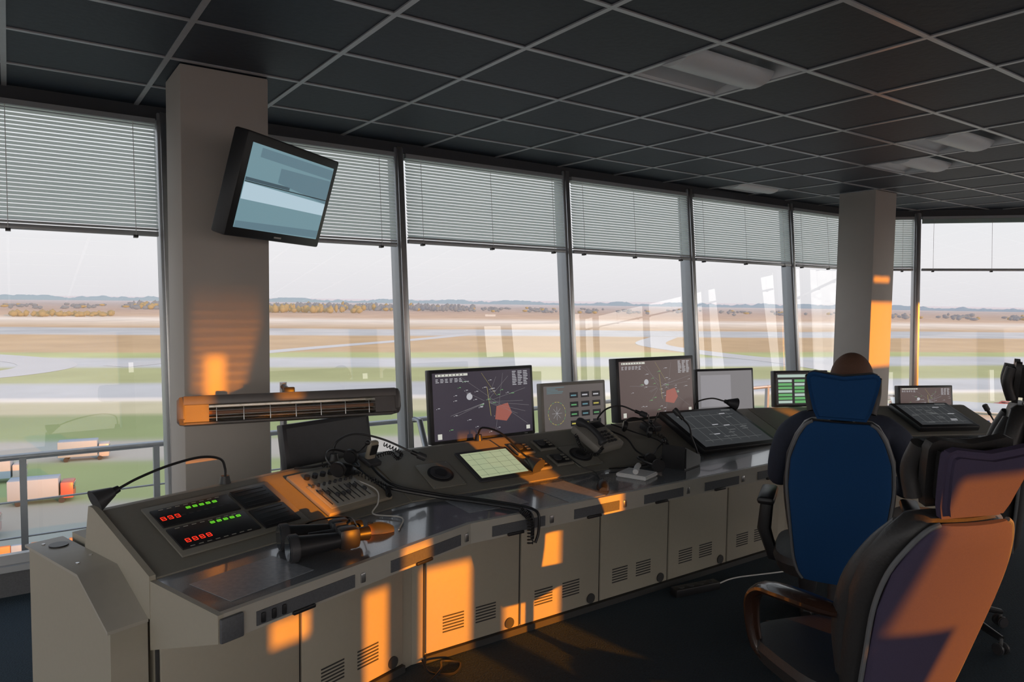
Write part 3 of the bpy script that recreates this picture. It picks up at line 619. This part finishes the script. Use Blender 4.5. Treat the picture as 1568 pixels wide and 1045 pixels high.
# ---------------------------------------------------------------- chairs
def sring(hw,t,z,y0,curve,n=28,pw=3.2):
    out=[]
    for k in range(n):
        a=2*math.pi*k/n; c=math.cos(a); s_=math.sin(a)
        xx=hw*(abs(c)**(2/pw))*(1 if c>=0 else -1); yy=t/2*(abs(s_)**(2/pw))*(1 if s_>=0 else -1)
        out.append((xx,y0+yy+curve*(xx/.23)**2,z))
    return out
def chair(M,recline=8,seatz=.50,arm='pad',hs=.92,fab=None,wk=1.):
    fab=fab or M_blue
    e=empty('office_chair',M)
    b=MB()
    for k in range(5):
        a=2*math.pi*k/5+.3; c,s_=math.cos(a),math.sin(a)
        b.tube([(0.03*c,.03*s_,.12),(.16*c,.16*s_,.105),(.30*c,.30*s_,.075)],[.030,.026,.018],M_dark,seg=10,flat=.7)
        for o_ in (-.018,.018):
            cx,cy=.30*c-o_*s_,.30*s_+o_*c; b.cyl((cx-.009*s_,cy+.009*c,.028),(cx+.009*s_,cy-.009*c,.028),.027,M_dark2,seg=18,b=.004)
        b.cyl((.30*c,.30*s_,.03),(.30*c,.30*s_,.075),.008,M_silver,seg=8)
    b.cyl((0,0,.09),(0,0,.15),.04,M_dark); b.cyl((0,0,.15),(0,0,seatz-.10),.026,M_dark2); b.box((0,0,seatz-.095),(.22,.26,.04),M_dark,.01)
    b.obj('star_base',parent=e)
    b=MB(); rg=[]
    for zz,hw,hd in ((seatz-.09,.20,.20),(seatz-.08,.235,.235),(seatz-.03,.255,.255),(seatz-.004,.245,.245),(seatz+.0,.21,.21)):
        rg.append([(p[0],p[1]*(hd/.12),zz) for p in sring(hw,.24,0,0,0,32,3.6)])
    b.loft(rg,M_leather); b.obj('seat_cushion',parent=e)
    BM=T(0,-.23,seatz-.03)@RX(recline)
    prof=[(-.03,.14),(.0,.165),(.06,.185),(.20,.205),(.36,.225),(.48,.218),(.57,.185),(.625,.150),(.645,.12)]
    prof=[(z,hw*wk) for z,hw in prof]
    b=MB(); rings=[]
    for i,(z,hw) in enumerate(prof):
        th=.10 if 0<i<len(prof)-1 else .05
        rings.append(sring(hw,th,z,.0,.055))
    b.loft(rings,M_leather,M=BM)
    rings=[]
    for i,(z,hw) in enumerate(prof):
        th=.035 if 0<i<len(prof)-1 else .015
        rings.append(sring(hw*.90,th,z,-.050,.035))
    b.loft(rings,fab,M=BM)
    for s_ in (-1,1):
        b.tube(spline([(s_*hw*.93,-.048+.042*(hw/.23)**2*.9-.004,z) for z,hw in prof],4),.007,M_pipe,M=BM,seg=8)
    for s_ in (-1,1):
        b.tube(spline([(s_*.15*wk,.055,.05),(s_*.175*wk,.085,.2),(s_*.185*wk,.09,.35),(s_*.16*wk,.075,.48),(s_*.13*wk,.05,.58)],5),[.03+.012*math.sin(math.pi*k/20) for k in range(21)],M_leather,seg=12,M=BM)
    b.obj('backrest',parent=e)
    b=MB(); HB=BM@T(0,.0,.650)@RX(-2)@Matrix.Scale(hs,4)
    poly=[(-.10,0),(.10,0),(.118,.04),(.140,.13),(.150,.185),(.143,.205),(.12,.213),(.07,.205),(.0,.196),(-.07,.205),(-.12,.213),(-.143,.205),(-.150,.185),(-.140,.13),(-.118,.04)]
    b.prism(poly,-.005,.045,fab,.016,M=HB@RX(90),seg=3)
    poly2=[(x*.97,y*.98+.002) for x,y in poly]
    b.prism(poly2,-.085,-.004,M_leather,.028,M=HB@RX(90),seg=4)
    for s_ in (-1,1): b.cyl((s_*.05,.0,-.06),(s_*.05,.0,.03),.007,M_silver,M=HB,seg=10)
    for s_ in (-1,1): b.tube(spline([(s_*.12,.06,.02),(s_*.135,.085,.10),(s_*.135,.075,.18)],5),.024,M_leather,seg=10,M=HB)
    b.obj('headrest',parent=e)
    b=MB()
    for s_ in (-1,1):
        if arm=='pad':
            b.box((s_*.29,.02,seatz+.20),(.075,.27,.035),M_dark,.015); b.tube([(s_*.29,.0,seatz+.19),(s_*.30,-.01,seatz+.05),(s_*.26,.0,seatz-.07),(s_*.10,0,seatz-.09)],[.02,.022,.022,.02],M_dark,flat=1.4)
        else:
            pp=spline([(s_*.20,-.21,seatz+.235),(s_*.24,-.16,seatz+.24),(s_*.255,-.04,seatz+.225),(s_*.255,.08,seatz+.195),(s_*.25,.15,seatz+.12),(s_*.24,.13,seatz-.02),(s_*.20,.08,seatz-.07)],6)
            b.tube(pp,[.034+.012*math.sin(math.pi*min(1,k/20)) if k<20 else .034-.001*(k-20) for k in range(len(pp))],M_wood,flat=.55,seg=14,up=(0,0,1))
    b.obj('armrests',parent=e)
    return e
C1=T(2.98,1.735,0)@RZ(31-90)
chair(C1,5,.515,'pad',.90,None,.94)
chair(T(2.258,1.275,0)@RZ(70-90),18,.45,'loop',.97,M_blue2)
chair(T(3.76,1.62,0)@RZ(112-90),5,.53,'pad',.92,M_leather)
# ---------------------------------------------------------------- seated man
def skin(name,verts,edges,rad,m,parent,sub=2):
    me=bpy.data.meshes.new(name); me.from_pydata(verts,edges,[]); o=bpy.data.objects.new(name,me); SC.collection.objects.link(o); o.parent=parent
    me.materials.append(m)
    o.modifiers.new('skin','SKIN').use_smooth_shade=True
    if not me.skin_vertices: 
        bpy.context.view_layer.update()
    sv=me.skin_vertices[0].data
    for i,rr in enumerate(rad): sv[i].radius=(rr if hasattr(rr,'__len__') else (rr,rr))
    sv[0].use_root=True
    s_=o.modifiers.new('sub','SUBSURF'); s_.levels=sub; s_.render_levels=sub
    return o
man=empty('seated_man',C1@T(.015,.02,.015))
V=[(0,-.03,.60),(0,-.03,.74),(0,-.03,.88),(0,-.02,1.01),(0,-.01,1.10),(0,.0,1.16)]
Rr=[(.155,.12),(.150,.11),(.175,.115),(.165,.10),(.085,.07),(.056,.056)]
E=[(0,1),(1,2),(2,3),(3,4),(4,5)]
for s_ in (-1,1):
    k=len(V); V+=[(s_*.16,-.02,1.04),(s_*.222,-.02,1.005),(s_*.262,.01,.87),(s_*.272,.07,.768),(s_*.24,.19,.755),(s_*.19,.29,.765)]
    Rr+=[.070,.064,.054,.047,.042,.034]; E+=[(3,k),(k,k+1),(k+1,k+2),(k+2,k+3),(k+3,k+4),(k+4,k+5)]
skin('shirt',V,E,Rr,M_shirt,man)
V=[(0,-.03,.585)]; Rr=[(.14,.10)]; E=[]
for s_ in (-1,1):
    k=len(V); V+=[(s_*.09,.0,.575),(s_*.115,.18,.575),(s_*.13,.38,.565),(s_*.13,.43,.44),(s_*.13,.43,.24),(s_*.13,.42,.10)]; Rr+=[.095,.082,.066,.06,.054,.044]
    E+=[(0,k),(k,k+1),(k+1,k+2),(k+2,k+3),(k+3,k+4),(k+4,k+5)]
skin('trousers',V,E,Rr,M_trou,man)
b=MB()
for s_ in (-1,1):
    rg=[]
    for t,wd,h in ((0,.025,.05),(.1,.038,.09),(.35,.042,.085),(.6,.046,.06),(.85,.042,.045),(1,.02,.03)):
        y=.36+.27*t; rg.append([(s_*.13+wd*math.cos(a),y,max(0.003,h*.5+h*.5*math.sin(a))-.012) for a in [2*math.pi*k/16 for k in range(16)]])
    b.loft(rg,M_dark)
b.obj('shoes',parent=man)
b=MB(); HC=Vector((.024,.02,1.252))
tb=bmesh.new(); bmesh.ops.create_uvsphere(tb,u_segments=40,v_segments=28,radius=1)
for v in tb.verts:
    x_,y_,z_=v.co; xx=x_*.088; yy=y_*.100; zz=z_*.116
    if z_<0: xx*=1-.22*(-z_); yy*=1-.10*(-z_) if y_>0 else 1-.30*(-z_)
    if y_>0:
        g=lambda cx,cz,sx_,sz_: math.exp(-((x_-cx)/sx_)**2-((z_-cz)/sz_)**2)
        yy+=.022*g(0,-.18,.14,.16)*(y_>.3) +.006*g(0,.16,.6,.09) -.010*(g(.36,.02,.16,.10)+g(-.36,.02,.16,.10))+.006*g(0,-.52,.28,.07)+.008*g(0,-.85,.35,.12)
    v.co=Vector((xx,yy,zz))
def hm(fc):
    c=fc.calc_center_median(); z_=c.z/.118; y_=c.y/.1
    return M_hair if (z_>.45 and y_<.55) or (y_<-.05 and z_>-.35) or (z_>.62) else None
b.add(tb,M_skin,T(*HC),hm)
for s_ in (-1,1):
    b.sph((HC.x+s_*.088,HC.y-.005,HC.z-.005),(.009,.018,.031),M_skin,14,rot=(10,0,s_*-15)); b.sph((HC.x+s_*.093,HC.y-.005,HC.z+.0),(.006,.010,.018),M_skin,10)
    b.sph((HC.x+s_*.030,HC.y+.084,HC.z+.004),(.013,.010,.009),M_white,12); b.sph((HC.x+s_*.030,HC.y+.093,HC.z+.004),(.005,.003,.005),M_dark,10)
    b.box((HC.x+s_*.030,HC.y+.095,HC.z+.024),(.030,.008,.005),M_hair,.002)
b.sph((HC.x,HC.y+.091,HC.z-.060),(.022,.007,.006),mat('lips',(.35,.13,.10),.5),12)
b.tube([(0,-.01,1.10),(.018,.005,1.20)],[.058,.054],M_skin,seg=18)
b.tube([(math.cos(a)*.066,-.008+math.sin(a)*.062,1.135+.012*-math.sin(a)) for a in [2*math.pi*k/24 for k in range(25)]],.012,M_shirt,seg=8)
b.obj('head',parent=man)
for s_ in (-1,1):
    wr=Vector((s_*.19,.29,.765)); V=[tuple(wr),tuple(wr+Vector((-s_*.012,.045,-.004))),tuple(wr+Vector((-s_*.018,.085,-.006)))]; Rr=[(.026,.022),(.036,.016),(.038,.013)]; E=[(0,1),(1,2)]
    skin('palm',V,E,Rr,M_skin,man,1)
    base=wr+Vector((-s_*.018,.082,-.006))
    for i,(ox,L) in enumerate(((-.028,.066),(-.010,.076),(.010,.072),(.028,.056))):
        p=base+Vector((ox,0,0)); pts=[p,p+Vector((ox*.1,L*.45,-.002)),p+Vector((ox*.15,L*.8,-.014)),p+Vector((ox*.15,L*.95,-.030))]
        skin('finger_%d'%(i+1),[tuple(x) for x in pts],[(0,1),(1,2),(2,3)],[.0095,.009,.008,.0065],M_skin,man,1)
    p=wr+Vector((-s_*.035,.035,-.005)); pts=[p,p+Vector((-s_*.028,.028,-.006)),p+Vector((-s_*.036,.058,-.010))]
    skin('thumb',[tuple(x) for x in pts],[(0,1),(1,2)],[.012,.0105,.008],M_skin,man,1)
# ---------------------------------------------------------------- floor things
b=MB(); b.box((0,0,.022),(.30,.06,.044),M_dark,.006)
for i in range(4): b.cyl((-.1+.065*i,0,.044),(-.1+.065*i,0,.047),.018,M_dark2,seg=16)
b.tube(spline([(.15,0,.02),(.35,.06,.006),(.7,.02,.006),(1.0,.04,.006)],8),.004,M_white); b.obj('power_strip',T(3.06,2.58,0)@RZ(-10))
b=MB(); b.tube(spline([(0,.05,.06),(.0,.0,.02),(.08,-.06,.006),(.16,-.02,.006),(.1,.03,.02),(.03,-.03,.03),(-.08,-.04,.006),(-.22,-.02,.006)],8),.005,M_dark); b.obj('floor_cable',T(1.42,2.60,0)@RZ(15))
# ---------------------------------------------------------------- balcony outside
b=MB()
b.bx(-2.9,9.4,4.9,5.8,-.62,-.5,M_band)
b.tube([(-2.9,5.7,.52),(.1,5.7,.52),(9.2,5.7,.50)],.022,M_steel,seg=10)
for z in (-.02,.22): b.tube([(-2.9,5.7,z-.0),(9.2,5.7,z)],.007,M_steel,seg=6)
for i in range(15):
    x_=-2.35+.80*i; b.bx(x_-.02,x_+.02,5.68,5.72,-.5,.52,M_steel)
b.obj('balcony_railing')
b=MB(); b.prism([(x_,y_) for x_,y_ in ((-2.4,4.4),(8.3,4.4),(10.2,2.1),(10.2,-2.9),(-2.4,-2.9))],-24,-.63,M_wall); b.obj('tower_shaft')
# ---------------------------------------------------------------- airfield
GZ=-24.
def ground():
    m=bpy.data.materials.new('airfield'); m.use_nodes=True; nt=m.node_tree; bs=nt.nodes['Principled BSDF']; bs.inputs['Roughness'].default_value=.9; bs.inputs['Specular IOR Level'].default_value=.1
    N_=nt.nodes.new; L=nt.links.new
    g=N_('ShaderNodeNewGeometry'); dp=N_('ShaderNodeVectorMath'); dp.operation='DOT_PRODUCT'; dp.inputs[1].default_value=(math.cos(R(64)),math.sin(R(64)),0)
    L(g.outputs['Position'],dp.inputs[0])
    nz=N_('ShaderNodeTexNoise'); nz.inputs['Scale'].default_value=.004; nz.inputs['Detail'].default_value=3; L(g.outputs['Position'],nz.inputs['Vector'])
    a=N_('ShaderNodeMath'); a.operation='MULTIPLY_ADD'; a.inputs[1].default_value=.10; a.inputs[2].default_value=.95; L(nz.outputs['Fac'],a.inputs[0])
    mu=N_('ShaderNodeMath'); mu.operation='MULTIPLY'; L(dp.outputs['Value'],mu.inputs[0]); L(a.outputs[0],mu.inputs[1])
    mx=N_('ShaderNodeMath'); mx.operation='MAXIMUM'; mx.inputs[1].default_value=50; L(mu.outputs[0],mx.inputs[0])
    dv=N_('ShaderNodeMath'); dv.operation='DIVIDE'; dv.inputs[1].default_value=50; L(mx.outputs[0],dv.inputs[0])
    lg=N_('ShaderNodeMath'); lg.operation='LOGARITHM'; lg.inputs[1].default_value=2; L(dv.outputs[0],lg.inputs[0])
    d7=N_('ShaderNodeMath'); d7.operation='DIVIDE'; d7.inputs[1].default_value=7; L(lg.outputs[0],d7.inputs[0])
    cr=N_('ShaderNodeValToRGB'); L(d7.outputs[0],cr.inputs['Fac'])
    bands=[(50,(134,142,142)),(95,(124,144,108)),(118,(150,156,156)),(135,(124,144,106)),(165,(168,172,150)),(186,(204,208,208)),(192,(162,173,182)),(224,(148,159,122)),(272,(162,173,182)),(315,(154,168,124)),(345,(166,150,122)),(490,(162,172,180)),(600,(170,154,130)),(800,(202,202,198)),(930,(176,160,144)),(1300,(164,151,142)),(2000,(162,158,158)),(3200,(174,176,182)),(5200,(190,192,200))]  # bands paled, with distance haze painted into the ground colour
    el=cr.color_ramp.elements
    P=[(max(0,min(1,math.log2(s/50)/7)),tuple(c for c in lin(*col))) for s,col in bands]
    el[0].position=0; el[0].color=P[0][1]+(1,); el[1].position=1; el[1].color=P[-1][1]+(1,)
    prev=P[0][1]
    for i,(p,c) in enumerate(P[1:]):
        if i<12:
            x=el.new(max(0,p-.006)); x.color=prev+(1,)
        x=el.new(p); x.color=c+(1,); prev=c
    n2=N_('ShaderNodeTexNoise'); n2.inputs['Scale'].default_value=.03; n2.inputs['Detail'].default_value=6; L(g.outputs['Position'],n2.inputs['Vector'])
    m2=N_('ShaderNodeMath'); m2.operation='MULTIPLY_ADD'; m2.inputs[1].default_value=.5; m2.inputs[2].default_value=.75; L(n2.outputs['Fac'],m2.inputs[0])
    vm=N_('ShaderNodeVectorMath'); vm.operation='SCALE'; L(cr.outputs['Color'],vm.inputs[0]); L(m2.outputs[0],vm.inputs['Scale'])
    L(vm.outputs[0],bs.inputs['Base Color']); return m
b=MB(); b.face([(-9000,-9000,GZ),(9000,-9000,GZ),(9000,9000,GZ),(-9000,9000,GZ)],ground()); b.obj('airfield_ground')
def polar(az,d): return d*math.cos(R(az)),d*math.sin(R(az))
M_twy=mat('taxiway_asphalt',lin(162,173,182),.9,var=.05,scale=.05)
b=MB()
def ribbon(pts,wd):
    P=spline([polar(a,d)+(GZ+.06,) for a,d in pts],10); n=len(P); r0=[];
    for i in range(n):
        t=(P[min(i+1,n-1)]-P[max(i-1,0)]).normalized(); nn=Vector((-t.y,t.x,0))*wd; r0.append([P[i]-nn,P[i]+nn])
    for a,c in zip(r0[:-1],r0[1:]): b.face([a[0],a[1],c[1],c[0]],M_twy)
ribbon([(99,430),(93,372),(89,330),(88,300),(90,278),(95,262)],9)
ribbon([(58,520),(63,440),(70,375),(78,320),(84,290)],6)
ribbon([(30,300),(34,330),(40,370),(44,430),(43,520)],9)
b.obj('taxiways')
def tree_mesh(name,groups):
    b=MB(); rnd=random.Random(1)
    for items,m in groups:
        tb=bmesh.new()
        for (x_,y_,rx,h) in items:
            r_=bmesh.ops.create_icosphere(tb,subdivisions=1,radius=1)
            for v in r_['verts']: v.co=Vector((x_+v.co.x*rx*(1+rnd.uniform(-.25,.25)),y_+v.co.y*rx,GZ+(v.co.z*.55+.5)*h*(1+rnd.uniform(-.15,.15))))
        b.add(tb,m)
    b.obj(name,ang=180)
M_tr1=mat('hazy_brown_trees',(.035,.06,.08),.95,var=.1,scale=.02,spec=.1,emit=(.27,.23,.24),es=1.); M_tr2=mat('hazy_orange_trees',(.09,.10,.06),.95,var=.1,scale=.02,spec=.1,emit=(.32,.21,.13),es=1.); M_tr3=mat('far_haze_trees',(.03,.08,.12),.95,var=.05,scale=.01,spec=0.,emit=(.36,.36,.42),es=1.)  # emission stands in for haze airlight over the distant trees
it=[];it2=[];rnd=random.Random(4)
for i in range(2200):
    az=rnd.uniform(12,98); d=rnd.uniform(1350,1900); x_,y_=polar(az,d)
    dens=.9 if 58<az<83 else (.22+.25*math.sin(az*1.7))
    if rnd.random()<dens: (it2 if rnd.random()<.14 else it).append((x_,y_,rnd.uniform(3,7),rnd.uniform(4,13 if 58<az<83 else 6)))
for i in range(60):
    az=rnd.uniform(84,90); d=rnd.uniform(930,1010); x_,y_=polar(az,d); it2.append((x_,y_,rnd.uniform(2,5),rnd.uniform(3,7)))
for i in range(60):
    az=rnd.uniform(67,75); d=rnd.uniform(1150,1250); x_,y_=polar(az,d); it2.append((x_,y_,rnd.uniform(3,6),rnd.uniform(6,14)))
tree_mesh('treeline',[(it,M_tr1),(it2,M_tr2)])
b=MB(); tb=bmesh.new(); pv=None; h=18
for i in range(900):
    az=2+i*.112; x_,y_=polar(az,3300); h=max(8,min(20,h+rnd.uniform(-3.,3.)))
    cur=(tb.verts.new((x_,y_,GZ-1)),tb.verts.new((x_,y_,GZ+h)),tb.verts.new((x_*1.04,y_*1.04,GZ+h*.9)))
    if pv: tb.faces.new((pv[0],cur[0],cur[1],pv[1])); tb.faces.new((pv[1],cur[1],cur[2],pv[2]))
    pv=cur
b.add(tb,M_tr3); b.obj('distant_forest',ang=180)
def vehicle(name,x_,y_,az,col,L=4.4,Wd=1.8,Ht=1.45,truck=False):
    b=MB(); m=mat(name+'_paint',col,.35,var=.03)
    if truck:
        b.box((L*.40,0,1.5),(L*.2,Wd,2.0),m,.15); b.box((-L*.1,0,1.9),(L*.75,Wd,2.4),M_offw,.08); b.box((L*.47,0,1.9),(L*.08,Wd*.9,.7),M_glasslens,.05)
    else:
        rg=[]
        for xx,h in ((-L/2,.75),(-L*.42,.85),(-L*.36,.95),(-L*.22,Ht),(L*.10,Ht),(L*.26,.95),(L*.44,.80),(L/2,.6)):
            rg.append([(xx,-Wd/2,.3),(xx,Wd/2,.3),(xx,Wd/2*.98,min(h,.9)),(xx,Wd/2*(.78 if h>1 else .96),h),(xx,-Wd/2*(.78 if h>1 else .96),h),(xx,-Wd/2*.98,min(h,.9))])
        b.loft(rg,m); b.box((-L*.05,0,1.12),(L*.34,Wd*.93,.3),M_glasslens,.05)
    for sx_ in (-.32,.32):
        for sy_ in (-1,1): b.cyl((L*sx_,sy_*Wd*.42,.34),(L*sx_,sy_*Wd*.52,.34),.34,M_tyre,seg=16)
    b.obj(name,T(x_,y_,GZ)@RZ(az))
for i in range(26):
    az=16+i*.55; d=200+rnd.uniform(-24,24); x_,y_=polar(az,d); vehicle('parked_car',x_,y_,rnd.uniform(-20,20)+100,rnd.choice([(.4,.4,.42),(.1,.12,.2),(.3,.05,.04),(.45,.45,.48),(.2,.22,.25)]))
for az,d,c in ((91,118,(.3,.3,.32)),(88.5,104,(.3,.08,.05)),(86,128,(.3,.3,.32)),(93,92,(.2,.2,.25))):
    x_,y_=polar(az,d); vehicle('service_truck',x_,y_,-10,c,7,2.4,3,True)
b=MB(); M_bar=mat('barrier_orange',(.45,.16,.05),.6)
for i in range(14): b.box((i*1.6,0,.6),(1.58,.5,1.2),M_offw if i%2 else M_bar,.1)
x_,y_=polar(93,84); b.obj('safety_barrier',T(x_,y_,GZ)@RZ(-6))
b=MB(); M_tb=mat('terminal_cladding',(.42,.48,.55),.6); b.box((0,0,3),(40,12,6),M_tb,.1); b.box((0,0,6.2),(42,14,.4),M_steel,.1); Mbb=mat('bay_blue',(.04,.12,.35),.5)
for i in range(13): b.box((-19.2+3.2*i,-6.1,2.6),(1.6,.3,4.2),Mbb)
x_,y_=polar(19.5,162); b.obj('terminal_building',T(x_,y_,GZ)@RZ(-60))
